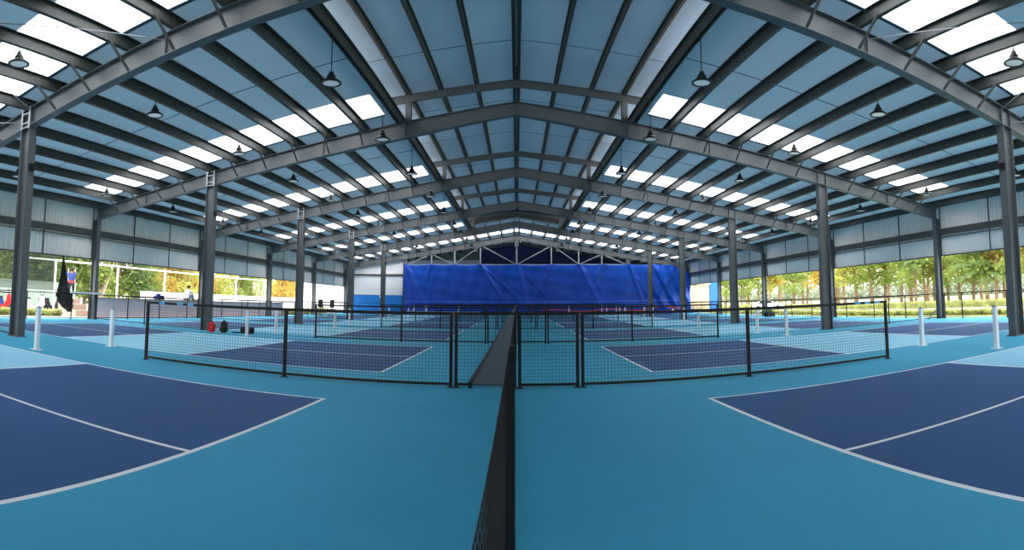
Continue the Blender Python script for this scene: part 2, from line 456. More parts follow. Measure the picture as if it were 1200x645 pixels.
# ------------------------------------------------------------------ far end wall
mb = MB(); ye = 54.2
mb.box(-24, -11.95, ye, ye+.15, 2.06, 5.1, 0); mb.box(-24, -18.6, ye-.01, ye+.15, 0, 2.06, 0); mb.box(-18.6, -11.95, ye, ye+.15, 0, 2.06, 1)
mb.hexa([(-18.6, ye, 5.1), (-11.95, ye, 5.1), (-11.95, ye+.15, 5.1), (-18.6, ye+.15, 5.1), (-18.6, ye, 5.12), (-11.95, ye, 6.3), (-11.95, ye+.15, 6.3), (-18.6, ye+.15, 5.12)], 0)
mb.box(-14.55, -13.95, ye-.012, ye+.02, 1.72, 2.2, 0)
tag(mb.build('wall_far', ['white', 'bluew']), kind='structure')
g = MB(); g.box(-18.6, -11.95, ye-.1, ye, 4.1, 4.3); tag(g.build('trim_7', 'girt'), kind='structure')
mb = MB(); yb = 62.
mb.box(-18.6, -4.3, yb, yb+.15, 0, 6.4, 0); mb.box(-18.6, -4.3, yb+.01, yb+.15, 6.4, 8.6, 1); mb.box(-4.3, 18.6, yb+.01, yb+.15, 0, 8.6, 1)
tag(mb.build('wall_back', ['white', 'greyw']), kind='structure')
mb = MB()
N = 60
for i in range(N):
    x0, x1 = -4.2+22.2*i/N, -4.2+22.2*(i+1)/N
    f = lambda x: 61.6+.06*math.sin(x*2.1)+.03*math.sin(x*5.3)
    zt = lambda x: rt(x)-.15
    mb.quad((x0, f(x0), .01), (x1, f(x1), .01), (x1, f(x1), zt(x1)), (x0, f(x0), zt(x0)))
o = mb.build('navy_tarpaulin', 'navytarp'); so = o.modifiers.new('t', 'SOLIDIFY'); so.thickness = .01
tag(o, 'dark navy sheet hanging high in the gable behind the truss', 'tarpaulin')

# end truss
r = last_beam
mb = MB(); mb.box(-11.5, 11.5, -.05, .05, 5.24, 5.34); mb.build('bottom_chord', 'rod', r)
for x in (0, 3.6, 6.45, 8.9, -3.76, -6.45, -8.9):
    mb = MB(); mb.box(x-.07, x+.07, -.05, .05, 5.34, rt(x)-rd(x)); mb.build('truss_post', 'rod', r)
for s in (-1, 1):
    for a, b in ((0.15, 3.5), (6.4, 3.95), (6.6, 8.8), (11.4, 9.1)):
        mb = MB(); mb.bar((s*a, -.0, 5.36), (s*b, 0, rt(b)-rd(b)-.02), .1, .08); mb.build('diagonal', 'rod', r)
mb = MB(); mb.box(-.18, .18, -.3, -.1, 7.1, 8.0); mb.build('gusset', 'steel', r)

# bright blue tarpaulin with folds
hang = [-11.7, -8.9, -6.45, -3.76, 0, 3.6, 6.45, 8.9, 11.7, 14.2, 16.9, 18.3]
def tz(x):
    if x < 16.2: base = 5.3
    else: base = 5.3-(x-16.2)*.42
    d = min(abs(x-h) for h in hang)
    return base-.10*min(d, 1.4)/1.4
def ty(x, z):
    a = 0
    top = max(0, (z-.4)/4.9)
    for h, ph in zip(hang, (1, -.6, .4, 1.2, .5, -.3, .9, -.8, .7, 1.1, -1, .5)):
        xx = x-h-(5.3-z)*.55*ph
        a += .10*math.exp(-(xx/.22)**2)*(.35+.65*top) - .05*math.exp(-((xx-.5)/.3)**2)
        xx = x-h-(5.3-z)*.95*ph
        a += .025*math.exp(-(xx/.16)**2)
    for h, k_ in ((-11.7, .25), (-11.7, .5), (-11.7, .8), (-3.76, .6), (-3.76, 1.1), (0, .9), (3.6, -.5), (8.9, -.35), (11.7, .35), (11.7, .6), (16.2, .5), (16.2, .9)):
        xx = x-h-(5.3-z)*k_
        a += .05*math.exp(-(xx/.09)**2)
    a += .05*math.sin(x*1.7+z*.6)+.03*math.sin(x*4.3-z*1.1)+.02*math.sin(z*5+x*.7)
    if x > 13: a += (.12*math.sin((x-(5.3-z)*.5)*4.4))*min(1, (x-13)/2)
    return 53.5-a
mb = MB(); NX, NZ = 620, 60
for i in range(NX+1):
    x = -11.75+30.2*i/NX
    zt_ = tz(x)
    for j in range(NZ+1):
        z = .42+(zt_-.42)*j/NZ
        mb.v.append((x, ty(x, z), z))
for i in range(NX):
    for j in range(NZ):
        a = i*(NZ+1)+j
        z = .42+4.9*(j+.5)/NZ
        mb.f.append((a, a+NZ+1, a+NZ+2, a+1)); mb.m.append(1 if j == 12 else 0)
o = mb.build('blue_tarpaulin', ['tarp', 'tarpseam'], smooth=True)
so = o.modifiers.new('t', 'SOLIDIFY'); so.thickness = .008
tag(o, 'huge bright blue tarpaulin hung in folds across the far end of the hall', 'tarpaulin')
mb = MB(); mb.box(-11.4, -2.9, 54.2, 54.24, .0, .3); tag(mb.build('barrier_netting', 'orange'), 'orange barrier strip on the floor under the left half of the tarpaulin', 'barrier')
mb = MB(); pts = [(2.5+i*.5, 53.05, .5+.10*math.sin(i*.55)+.2*math.exp(-((i-25)/3)**2)) for i in range(32)]
mb.tube(pts, .055, 6); tag(mb.build('barrier_tape', 'orange'), 'wavy orange rope strung low along the right half of the tarpaulin', 'rope')
mb = MB(); pts = [(16.6+.9*math.cos(t*2*PI/24), 53.0+.35*math.sin(t*2*PI/24), .42) for t in range(25)]
for i in range(13):
    x = 14.6+.3*i; mb.box(x, x+.3, 52.6, 53.1, .0, .42+.06*math.sin(i*2.1))
tag(mb.build('folded_sheet', 'tarp'), 'folded blue sheeting piled on the floor at the right end of the tarpaulin', 'sheeting')
wp = None
for i, x in enumerate((-10.5, -9.3, -5.9, 5.3, 8.7, 10.2)):
    lab = 'thin white stake on the floor under the tarpaulin, %s from the left' % ORD[i]
    if wp is None:
        wp = thing('white_stake', lab, 'stake', (x, 52.9, 0), 0, 'white stakes under the tarpaulin')
        mb = MB(); mb.box(-.05, .05, -.05, .05, 0, .95); mb.build('post', 'wpost', wp)
        mb = MB(); mb.box(-.13, .13, -.13, .13, 0, .02); mb.build('foot', 'wpost', wp)
    else: dup(wp, (x, 52.9, 0), lab)

# ------------------------------------------------------------------ fences
def grid(mb, x0, x1, z0, z1, step, t, y=0):
    n = max(1, int(round((x1-x0)/step)))
    for i in range(1, n):
        x = x0+(x1-x0)*i/n
        mb.quad((x-t/2, y, z0), (x+t/2, y, z0), (x+t/2, y, z1), (x-t/2, y, z1)); mb.quad((x, y-t/2, z0), (x, y+t/2, z0), (x, y+t/2, z1), (x, y-t/2, z1))
    n = max(1, int(round((z1-z0)/step)))
    for i in range(1, n):
        z = z0+(z1-z0)*i/n
        mb.quad((x0, y, z-t/2), (x1, y, z-t/2), (x1, y, z+t/2), (x0, y, z+t/2)); mb.quad((x0, y-t/2, z), (x1, y-t/2, z), (x1, y+t/2, z), (x0, y+t/2, z))
HF = 1.212
def fence(label, loc, rz, cuts, group, name='mesh_fence', step=.055, t=.0045, fr=.045, gates=True, labels=None):
    r = thing(name, label, 'fence', loc, rz, group)
    for a, b in zip(cuts[:-1], cuts[1:]):
        mb = MB(); h = fr/2
        mb.box(a+.02, b-.02, -h, h, HF-fr, HF); mb.build('top_rail', 'black', r)
        mb = MB(); mb.box(a+.02, b-.02, -h, h, .05, .05+fr*.8); mb.build('bottom_rail', 'black', r)
        mb = MB(); grid(mb, a+.02, b-.02, .09, HF-fr, step, t); mb.build('wire_mesh', 'wire', r)
    for c in cuts:
        mb = MB(); mb.box(c-fr/2, c+fr/2, -fr/2, fr/2, 0, HF)
        q = mb.build('post', 'black', r)
        mb = MB(); mb.box(c-.06, c+.06, -.05, .05, 0, .01); mb.build('foot_plate', 'black', q)
    return r
for k in range(0, 6):
    Y = 8.22+S*(k)
    if k > 4: break
    far = ('nearest the camera', 'second nearest', 'third nearest', 'fourth nearest', 'farthest')[k]
    for s, nm in ((-1, 'left'), (1, 'right')):
        st = .055 if k < 2 else (.075 if k == 2 else .11)
        cuts = sorted([s*.05, s*.93, s*.99, s*3.87, s*6.98])
        cuts = sorted([s*.045, s*.95, s*1.03, s*3.87, s*6.98])
        # five posts, of which two stand together at the gate; no panel in the narrow gap
        r = thing('court_divider_fence', 'low black mesh fence between courts, %s of the centre divider, %s' % (nm, far), 'fence', (0, Y, 0), 0, 'low mesh fences between the courts')
        for a, b in zip(cuts[:-1], cuts[1:]):
            if b-a < .2: continue
            mb = MB(); h = .0225
            mb.box(a+.02, b-.02, -h, h, HF-.05, HF); tr_ = mb.build('top_rail', 'black', r)
            mb = MB(); mb.box(a+.02, b-.02, -h, h, .04, .08); mb.build('bottom_rail', 'black', r)
            mb = MB(); grid(mb, a+.02, b-.02, .08, HF-.05, st, .0038 if k < 2 else .006); mb.build('wire_mesh', 'wire', r)
        for c in cuts:
            mb = MB(); mb.box(c-.025, c+.025, -.025, .025, 0, HF); q = mb.build('post', 'black', r); mb = MB(); mb.box(c-.06, c+.06, -.05, .05, 0, .01); mb.build('foot_plate', 'black', q)
        if k == 0:
            for a in (6.75, 6.5, 6.25) if s > 0 else (6.6, 6.15, 5.9):
                mb = MB(); mb.box(s*a-.07, s*a+.07, -.027, .027, HF-.046, HF+.003); o = mb.build('tape_label', 'cyan', r); o['label'] = 'sky blue tape label on the top rail'
for k in range(0, 5):
    Y = FR[k+1]
    for s, nm in ((-1, 'left'), (1, 'right')):
        far = WH[k+1]
        fence('low mesh fence joining %s inner and outer columns, %s' % (nm, WH[k+1]), (0, Y, 0), 0, sorted([s*11.98, s*15.0, s*18.05]), 'low fences between column rows', step=.08 if k < 2 else .13, t=.004, fr=.04)
for k in range(1, 6):
    for s, nm in ((-1, 'left'), (1, 'right')):
        fence('low mesh fence closing the open %s side, %s bay away' % (nm, ORD[k-1]), (s*18.4, FR[k], 0), PI/2, [.2, 2.6, 5.2, 7.8, 8.9], 'low fences along the open sides', name='perimeter_fence', step=.08 if k < 2 else .13, t=.0035, fr=.04)

# centre line divider: posts, dense net, cap strip
r = thing('centre_divider', 'black netted divider running down the middle of the hall toward the tarpaulin', 'fence', (-.06, 0, 0))
mb = MB()
mb.hexa([(-.05, 1.25, 1.165), (.027, 1.25, 1.165), (.027, 53, 1.165), (-.05, 53, 1.165), (-.05, 1.25, 1.169), (.027, 1.25, 1.169), (.027, 53, 1.169), (-.05, 53, 1.169)])
o = mb.build('cap_strip', 'cap', r); o['label'] = 'slate vinyl strip along the top'
mb = MB(); mb.box(-.056, -.046, 1.25, 53, 1.158, 1.172); mb.build('cap_edge', 'black', r)
mb = MB()
def netgrid(mb, y0, y1, z0, z1, st, t):
    n = int(round((y1-y0)/st))
    for i in range(n+1):
        y = y0+(y1-y0)*i/n
        mb.box(-t/2, t/2, y-t/2, y+t/2, z0, z1)
    n = int(round((z1-z0)/st))
    for i in range(n+1):
        z = z0+(z1-z0)*i/n
        mb.box(-t/2, t/2, y0, y1, z-t/2, z+t/2)
netgrid(mb, .25, 2.46, .06, .99, .05, .0025)
mb.build('near_net', 'netblk', r)
mb = MB(); netgrid(mb, 2.55, 8.2, .06, 1.15, .03, .004); netgrid(mb, 8.25, 53, .06, 1.15, .06, .005); mb.build('net', 'netblk', r)
for y in [2.5, 8.22, 8.22+S*.5]+[8.22+S*i for i in range(1, 5)]+[53]:
    mb = MB(); w_ = .022
    mb.box(.03-w_, .03+w_, y-w_, y+w_, 0, 1.16); mb.box(.03-.06, .03+.06, y-.06, y+.06, 0, .01); mb.build('post', 'black', r)
mb = MB(); mb.box(.0, .02, 2.55, 53, .04, .08); mb.build('bottom_rail', 'black', r)

# ------------------------------------------------------------------ net posts (white, without nets)
pp = None
for k in range(0, 6):
    for j, y in enumerate((.28+S*k, 7.05+S*k)):
        for s, nm in ((-1, 'left'), (1, 'right')):
            if not inview(s*9.12, y, .5): continue
            lab = 'white net post at the %s edge of the %s %s court' % (('near', 'far')[j], ORD[k], nm)
            if pp is None:
                pp = thing('net_post', lab, 'net post', (s*9.12, y, 0), 0, 'white net posts')
                mb = MB(); mb.box(-.045, .045, -.045, .045, .012, .93); mb.build('post', 'wpost', pp)
                mb = MB(); mb.box(-.11, .11, -.11, .11, 0, .012)
                for a in (-1, 1):
                    for b in (-1, 1): mb.tube([(a*.08, b*.08, .012), (a*.08, b*.08, .03)], .012, 6)
                mb.build('base_plate', 'wpost', pp)
                mb = MB(); mb.box(-.05, .05, -.05, .05, .93, .95); mb.build('cap', 'rod', pp)
                mb = MB(); mb.tube([(0, 0, .95), (0, 0, .98)], .02, 8); mb.build('pulley', 'rod', pp)
            else: dup(pp, (s*9.12, y, 0), lab)

# ------------------------------------------------------------------ high bay lamps
def lamp(drop, loc, label):
    r = thing('pendant_lamp', label, 'lamp', loc, 0, 'high bay pendant lamps')
    mb = MB(); mb.lathe([(.0, .30), (.05, .30), (.07, .24), (.1, .2), (.11, .13), (.13, .12), (.235, .035), (.24, .0), (.19, .0), (.18, .03)], 20)
    sh = mb.build('shade', 'lampblk', r, smooth=False)
    mb = MB(); mb.lathe([(.0, .014), (.185, .014), (.185, .02)], 20); mb.build('lens', 'lens', sh)
    mb = MB(); mb.tube([(0, 0, .3), (0, 0, drop)], .012, 6); rd_ = mb.build('rod', 'lampblk', r)
    mb = MB(); mb.box(-.05, .05, -.02, .02, .29, .35); mb.build('hook', 'rod', rd_)
    return r
protos = {}; first = {}
for s, nm in ((-1, 'left'), (1, 'right')):
    for ci, (x, zb) in enumerate(((4.1, 6.42), (9.18, 6.38), (15.53, 5.4))):
        for i in range(0, 12):
            y = 1.6+4.55*i
            if not inview(s*x, y, zb): continue
            first.setdefault((s, ci), i)
            lab = 'black pendant lamp, %s slope, %s row, %s in the row' % (nm, ('inner', 'middle', 'outer')[ci], ORD[i-first[s, ci]])
            L = (s*x, y, zb)
            if ci not in protos: protos[ci] = lamp(rt(x)-zb, L, lab)
            else: dup(protos[ci], L, lab)

# roof bracing rods near the camera
def rod(p, q, lab):
    mb = MB(); mb.tube([p, q], .012, 6); tag(mb.build('bracing_rod', 'rod'), lab, 'rod', 'thin bracing rods below the purlins')
for s, nm in ((-1, 'left'), (1, 'right')):
    rod((s*6.9, FR[1]-.12, rt(6.9)-.2), (s*11.4, FR[0]+.1, rt(11.4)-.15), 'thin bracing rod crossing the nearest %s roof skylight' % nm)
    rod((s*11.5, FR[1]-.12, rt(11.5)-.1), (s*7.1, FR[0]+.1, rt(7.1)-.1), 'thin bracing rod from the head of the nearest %s inner column' % nm)
    rod((s*12.0, FR[1]-.12, rt(12)-.3), (s*18, FR[0]+.1, rt(18)-.15), 'thin bracing rod outside the nearest %s inner column' % nm)

# ------------------------------------------------------------------ bags
def backpack(mat_, label, loc, rz, h=.42):
    r = thing('backpack', label, 'backpack', loc, rz)
    me = bmesh.new(); bmesh.ops.create_cube(me, size=1)
    for v in me.verts: v.co = Vector((v.co.x*.30*(1 if v.co.z < 0 else .8), v.co.y*.2*(1 if v.co.z < 0 else .75), (v.co.z+.5)*h))
    bmesh.ops.bevel(me, geom=me.edges[:]+me.verts[:], offset=.055, segments=4, affect='EDGES')
    m = bpy.data.meshes.new('body'); me.to_mesh(m); me.free(); m.materials.append(M[mat_])
    o = bpy.data.objects.new('body', m); COL.objects.link(o); o.parent = r
    mb = MB(); mb.box(-.1, .1, -.15, -.09, .05, .22); mb.build('pocket', mat_, r)
    mb = MB(); mb.tube([(-.05, 0, h-.02), (-.03, 0, h+.04), (.03, 0, h+.04), (.05, 0, h-.02)], .01, 6); mb.build('handle', 'dk', r)
    for s in (-1, 1):
        mb = MB(); mb.tube([(s*.08, .09, h-.06), (s*.1, .14, h*.6), (s*.09, .1, .06)], .014, 6); mb.build('strap', 'dk', r)
    return r
backpack('red', 'bright red backpack standing on the court at the foot of a left column', (-10.98, 16.7, 0), .2, .40)
backpack('dkgreen', 'black and dark green backpack standing right of the red one', (-10.55, 16.9, 0), -.1, .46)
r = thing('duffel_bag', 'black duffel bag lying on the court behind a white net post', 'bag', (-9.75, 17.3, 0))
mb = MB(); mb.tube([(-.26, 0, .13), (-.24, 0, .13), (.24, 0, .13), (.26, 0, .13)], [.09, .13, .13, .09], 14); mb.build('body', 'dk', r)
mb = MB(); mb.tube([(-.1, -.1, .2), (-.06, -.05, .3), (.06, -.05, .3), (.1, -.1, .2)], .012, 6); mb.build('handle', 'dk', r)
mb = MB(); mb.tube([(-.6, -.1, .02), (-.45, -.16, .03), (-.3, -.08, .02), (-.2, -.02, .06)], .025, 6); mb.build('strap', 'dk', r)
r = thing('water_bottle', 'small clear-topped white bottle beside the red backpack', 'bottle', (-10.85, 17.1, 0))
mb = MB(); mb.lathe([(0, 0), (.035, 0), (.035, .17), (.015, .21), (.015, .22)], 12); mb.build('body', 'white', r)
mb = MB(); mb.lathe([(.016, .22), (.016, .24), (0, .24)], 10); mb.build('cap', 'cyan', r)

# two dark high-back chairs at the far left
pch = None
for i, (x, y) in enumerate(((-16.4, 41.6), (-16.1, 43.3))):
    lab = ('left', 'right')[i]+' one of two dark tall-backed chairs at the far left side of the hall'
    if pch is None:
        pch = thing('office_chair', lab, 'chair', (x, y, 0), .3, 'dark chairs far left')
        mb = MB(); mb.box(-.25, .25, -.24, .24, .5, .58); mb.build('seat', 'dk', pch)
        mb = MB(); mb.hexa([(-.23, .2, .72), (.23, .2, .72), (.23, .27, .72), (-.23, .27, .72), (-.2, .26, 1.42), (.2, .26, 1.42), (.2, .32, 1.42), (-.2, .32, 1.42)]); mb.build('backrest', 'dkgreen', pch)
        mb = MB(); mb.bar((0, .2, .55), (0, .26, .8), .06, .03); mb.tube([(0, 0, .1), (0, 0, .5)], .03, 8); mb.build('stem', 'black', pch)
        for a in range(5):
            mb = MB(); t = a*2*PI/5; mb.bar((0, 0, .12), (.3*math.cos(t), .3*math.sin(t), .05), .04, .04); mb.tube([(.3*math.cos(t), .3*math.sin(t)-.02, .03), (.3*math.cos(t), .3*math.sin(t)+.02, .03)], .03, 8); mb.build('leg', 'black', pch)
        for s in (-1, 1):
            mb = MB(); mb.box(s*.27-.02, s*.27+.02, -.15, .15, .76, .79); mb.box(s*.27-.015, s*.27+.015, -.02, .02, .54, .76); mb.build('armrest', 'black', pch)
    else: dup(pch, (x, y, 0), lab, rz=-.2)

# ------------------------------------------------------------------ vegetation
def foliage(mb, blobs, n, size, mi=0, flat=.0):
    for _ in range(n):
        c, rr = random.choice(blobs)
        while True:
            p = Vector((random.uniform(-1, 1), random.uniform(-1, 1), random.uniform(-1, 1)))
            if .35 < p.length < 1: break
        p = Vector(c)+Vector((p.x*rr[0], p.y*rr[1], p.z*rr[2]))
        s = size*random.uniform(.6, 1.3)
        a = Vector((random.gauss(0, 1), random.gauss(0, 1), random.gauss(0, .6))).normalized()*s
        b = a.cross(Vector((random.gauss(0, 1), random.gauss(0, 1), random.gauss(0, 1)))).normalized()*s*.55
        mb.quad(p-a, p+b, p+a, p-b, mi)
def tree_meshes(kind, seed):
    random.seed(seed)
    tr = MB(); cr = MB()
    h = random.uniform(5., 7); lean = random.uniform(-.5, .5)
    fork = h*.38
    if kind == 'bare':   # pale multi-stem
        for j in range(4):
            a = random.uniform(0, 6.28); e = Vector((math.cos(a)*1.2, math.sin(a)*1.2, h*.8))
            tr.tube([(0, 0, 0), (e.x*.2, e.y*.2, 1.2), (e.x*.7, e.y*.7, h*.5), tuple(e)], [.14, .1, .07, .03], 6)
        blobs = [((random.uniform(-1.6, 1.6), random.uniform(-1.6, 1.6), h*random.uniform(.7, 1.)), (1.1, 1.1, .8)) for _ in range(6)]
        foliage(cr, blobs, 900, .16)
    elif kind == 'tall':
        tr.tube([(0, 0, 0), (lean*.3, 0, fork), (lean, 0, h)], [.16, .13, .05], 7)
        blobs = []
        for j in range(7):
            a = random.uniform(0, 6.28); q = random.uniform(.5, 1.5); z = h*random.uniform(.5, 1.0)
            tr.tube([(lean*.4, 0, z-1.2), (math.cos(a)*q, math.sin(a)*q, z)], [.06, .025], 5)
            blobs.append(((math.cos(a)*q, math.sin(a)*q, z), (1.3, 1.3, .9)))
        foliage(cr, blobs, 2000, .17)
    else:               # dense to the ground
        tr.tube([(0, 0, 0), (lean*.3, 0, fork), (lean, 0, h*.8)], [.16, .13, .05], 7)
        blobs = [((random.uniform(-1.6, 1.6), random.uniform(-1.6, 1.6), h*random.uniform(.14, 1.)), (1.4, 1.4, 1.0)) for _ in range(11)]
        foliage(cr, blobs, 2600, .2)
    return tr, cr
TP = {}
def tree(kind, leaf, bark, loc, sc, rz, label, group):
    key = (kind, leaf)
    if key not in TP:
        tr, cr = tree_meshes(kind, hash_(kind+leaf))
        r = thing('tree', label, 'tree', loc, rz, group)
        tr.build('trunk', bark, r); cr.build('crown', leaf, r); TP[key] = r; r.scale = (sc,)*3
    else:
        r = dup(TP[key], loc, label, rz, (sc,)*3)
        r['group'] = group
    return r
def hash_(s): return sum((i+1)*ord(c) for i, c in enumerate(s))
def azpt(px, X):   # a point on the plane x=X seen in direction px (level)
    a = (px-605.5)/611.2
    return X/math.tan(a)
# left: green near, amber farther
Ltrees = [(-8, -31, 'dense', 'leafg', 1.), (18, -33, 'dense', 'leafg', 1.1), (48, -30, 'dense', 'leafd', 1.), (72, -32, 'dense', 'leafg', .95), (100, -31, 'dense', 'leafg', .9), (118, -29.5, 'bare', 'leafg', 1.),
          (140, -33, 'dense', 'leafg', 1.05), (158, -32, 'dense', 'leafd', .85), (172, -34, 'dense', 'leafg', 1.), (190, -36, 'dense', 'leafo', 1.2), (203, -36, 'dense', 'leafy', 1.3), (216, -36, 'bare', 'leafo', 1.2), (228, -38, 'dense', 'leafo', 1.3),
          (252, -38, 'dense', 'leafy', 1.2), (265, -42, 'bare', 'leafo', 1.2), (280, -40, 'dense', 'leafg', 1.0), (295, -42, 'dense', 'leafg', 1.1), (305, -40, 'bare', 'leafy', 1.1), (330, -40, 'dense', 'leafo', 1.3), (341, -42, 'dense', 'leafo', 1.4), (356, -42, 'dense', 'leafo', 1.4), (372, -40, 'dense', 'leafo', 1.4), (383, -40, 'dense', 'leafy', 1.3), (85, -40, 'dense', 'leafd', 1.4), (30, -42, 'dense', 'leafd', 1.5), (240, -48, 'dense', 'leafo', 1.5)]
LC = {'leafg': 'bright green', 'leafy': 'yellow-green', 'leafo': 'amber', 'leafd': 'deep green'}
LK = {'dense': 'bushy', 'bare': 'pale-stemmed sparse', 'tall': 'slender'}
for i, (px, X, kd, lf, sc) in enumerate(Ltrees):
    Y = azpt(px, X)
    nth = [t for t in sorted(Ltrees) if t[3] == lf and t[2] == kd].index((px, X, kd, lf, sc))
    tree(kd, lf, 'barkp' if kd == 'bare' else 'bark', (X, Y, -.03), sc, i*1.3, '%s %s tree outside left, %s of its kind from the left' % (LC[lf], LK[kd], ORD[nth]), 'trees outside the left side')
Rtrees = []
rr = random.Random(3)
px = 850
while px < 1225:
    X = rr.uniform(32, 38); lf = rr.choice(['leafg', 'leafy', 'leafy', 'leafo', 'leafg'])
    Rtrees.append((round(px, 1), round(X, 1), 'tall', lf, round(rr.uniform(.85, 1.15), 2))); px += rr.uniform(9, 19)
px = 848
while px < 1225:
    X = rr.uniform(42, 60); lf = rr.choice(['leafg', 'leafy', 'leafy', 'leafg'])
    Rtrees.append((round(px, 1), round(X, 1), 'tall', lf, round(rr.uniform(1.3, 1.7), 2))); px += rr.uniform(16, 30)
cnt = {}
ORD2 = ORD+['sixteenth', 'seventeenth', 'eighteenth', 'nineteenth', 'twentieth', 'twenty-first', 'twenty-second', 'twenty-third', 'twenty-fourth', 'twenty-fifth']
Rtrees.sort()
for i, (px, X, kd, lf, sc) in enumerate(Rtrees):
    Y = azpt(px, X); row = 'front' if X < 40 else 'back'
    cnt[lf, row] = cnt.get((lf, row), 0)+1
    tree(kd, lf, 'bark', (X, Y, -.03), sc, i*2.1, '%s slender tree outside right, %s rows, %s from the left' % (LC[lf], row, ORD2[cnt[lf, row]-1]), 'trees outside the right side')
def palm(loc, h, L, label, n=22):
    r = thing('palm_tree', label, 'palm tree', loc)
    mb = MB(); mb.tube([(0, 0, 0), (.05, 0, h*.5), (.0, 0, h)], [.17, .12, .1], 8); mb.build('trunk', 'bark', r)
    mb = MB()
    for j in range(n):
        a = j*2.4; el = random.uniform(-.1, 1.2); d = Vector((math.cos(a), math.sin(a), 0)); pts = []
        for t in range(8):
            u = t/7; pts.append(Vector((0, 0, h))+d*L*u*math.cos(el*.6)+Vector((0, 0, L*(u*math.sin(el)-.55*u*u))))
        side = d.cross(Vector((0, 0, 1)))
        for t in range(7):
            for q in range(3):
                p = pts[t].lerp(pts[t+1], q/3); fw = (pts[t+1]-pts[t]).normalized()
                for s in (-1, 1):
                    tip = p+side*s*.42*L/2.2*math.sin(.35+2.6*min(1, (t+q/3)/7))+fw*.2-Vector((0, 0, .12))
                    mb.quad(p, p+fw*.05, tip, tip-fw*.03)
    mb.build('fronds', 'palm', r)
palm((32, azpt(1155, 32), -.03), 2.5, 3.0, 'large spreading fan of a palm seen near the right edge of the photo', 34)
palm((32, azpt(1072, 32), -.03), 3.9, 1.6, 'slim palm with a small crown between the second and third outer right columns')
palm((36, azpt(930, 36), -.03), 3.9, 1.5, 'small palm among the trees just left of a right inner column')
# distant tree line (nobody could count these)
def treeline(x, y0, y1, h, n, leaf, label, sgn):
    mb = MB()
    for _ in range(n):
        y = random.uniform(y0, y1); z = random.uniform(-.2, h*(.75+.25*math.sin(y*.21)*math.sin(y*.07+1)))
        p = Vector((x+random.uniform(-3, 3), y, z)); s = random.uniform(.25, .6)
        a = Vector((random.gauss(0, 1), random.gauss(0, 1), random.gauss(0, 1))).normalized()*s; b = a.cross(Vector((random.gauss(0, 1), random.gauss(0, 1), random.gauss(0, 1)))).normalized()*s*.7
        mb.quad(p-a, p+b, p+a, p-b)
    tag(mb.build('treeline', leaf), label, 'treeline', kind='stuff')
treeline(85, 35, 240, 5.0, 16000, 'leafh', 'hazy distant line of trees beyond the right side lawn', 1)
treeline(-75, 20, 230, 9.0, 14000, 'leafg', 'distant line of trees behind the left side trees', -1)
# hedges
def hedge(x0, x1, y0, y1, h, n, label):
    mb = MB()
    for _ in range(n):
        p = Vector((random.uniform(x0, x1), random.uniform(y0, y1), random.uniform(.02, h)*1.0))
        s = random.uniform(.05, .13)
        a = Vector((random.gauss(0, 1), random.gauss(0, 1), random.gauss(0, 1))).normalized()*s; b = a.cross(Vector((random.gauss(0, 1), random.gauss(0, 1), random.gauss(0, 1)))).normalized()*s*.6
        mb.quad(p-a, p+b, p+a, p-b)
    mb.box(x0+.12, x1-.12, y0, y1, -.02, h*.8)
    tag(mb.build('hedge', 'hedge'), label, 'hedge', 'clipped hedges')
hedge(20.6, 21.6, 8, 62, .27, 14000, 'clipped yellow-green hedge nearest the open right side')
hedge(29.2, 30.4, 8, 80, .5, 16000, 'second yellow-green hedge beyond the path outside the right side')
hedge(-21.2, -20.7, 2, 17.6, .3, 4000, 'low green planting outside the nearest left bays')
hedge(-20.6, -19.9, 40.5, 53, .5, 3500, 'low green planting outside the far left bays')
# ------------------------------------------------------------------ outside left
mb = MB(); mb.box(-19.5, -19.2, 18.4, 40, -.03, .98, 0)
for i in range(9): mb.box(-19.2, -19.195, 18.4, 40, .06+.105*i, .085+.105*i, 1)
mb.box(-19.55, -19.15, 18.38, 40.05, .98, 1.06, 2)
tag(mb.build('block_wall', ['pink', 'pinkj', 'cope']), 'low pink banded block wall outside the left side, behind the mesh fence', 'wall')
mb = MB(); mb.box(-27.3, -27, 6, 24, -.03, 1.75); mb.box(-27.4, -26.95, 6, 24.05, 1.75, 1.82)
tag(mb.build('plaster_wall', 'sage'), 'grey-green plastered wall behind the parked motorbikes', 'wall')
mb = MB(); mb.box(-27.2, -27, 31, 95, -.03, 1.5); mb.box(-27.25, -26.95, 30.95, 95, 1.5, 1.56)
tag(mb.build('boundary_wall', 'white'), 'long bright white wall at the foot of the amber trees on the left', 'wall')
# steps seen beyond the near left outer bay
mb = MB()
for i in range(3): mb.box(-20.6-.5*i, -21.1-.5*i, 18.4, 19.6, -.03, .3*(i+1))
tag(mb.build('stone_steps', 'cope'), 'three grey stone steps outside, left of the pink wall', 'steps')
# white tubular frame outdoors
r = thing('pergola_frame', 'white tubular frame standing outside beyond the pink wall', 'frame', (-22, 17, 0))
for y in (1, 5.9, 10.5, 15., 19.9, 25):
    mb = MB(); mb.tube([(0, y, -.03), (0, y, 3.0)], .06, 8); mb.build('post', 'wpost', r)
mb = MB(); mb.tube([(0, 1, 2.95), (0, 25, 2.95)], .04, 6); mb.tube([(-2.5, 1, 3.1), (-2.5, 25, 3.1)], .04, 6); mb.build('top_beam', 'wpost', r)
for i in range(13):
    mb = MB(); mb.tube([(0, 1+2*i, 2.96), (-2.5, 1+2*i, 3.1)], .03, 6); mb.build('crossbar', 'wpost', r)
mb = MB(); mb.box(-18.28, -18.02, 15.9, 17.8, 1.212, 1.29); tag(mb.build('plank', 'wpost'), 'white plank resting on the mesh fence beside an outer left column', 'plank')
mb = MB(); mb.box(-19.46, -19.22, 23.35, 24.05, 1.06, 1.3); mb.box(-19.4, -19.28, 23.5, 23.8, 1.3, 1.4)
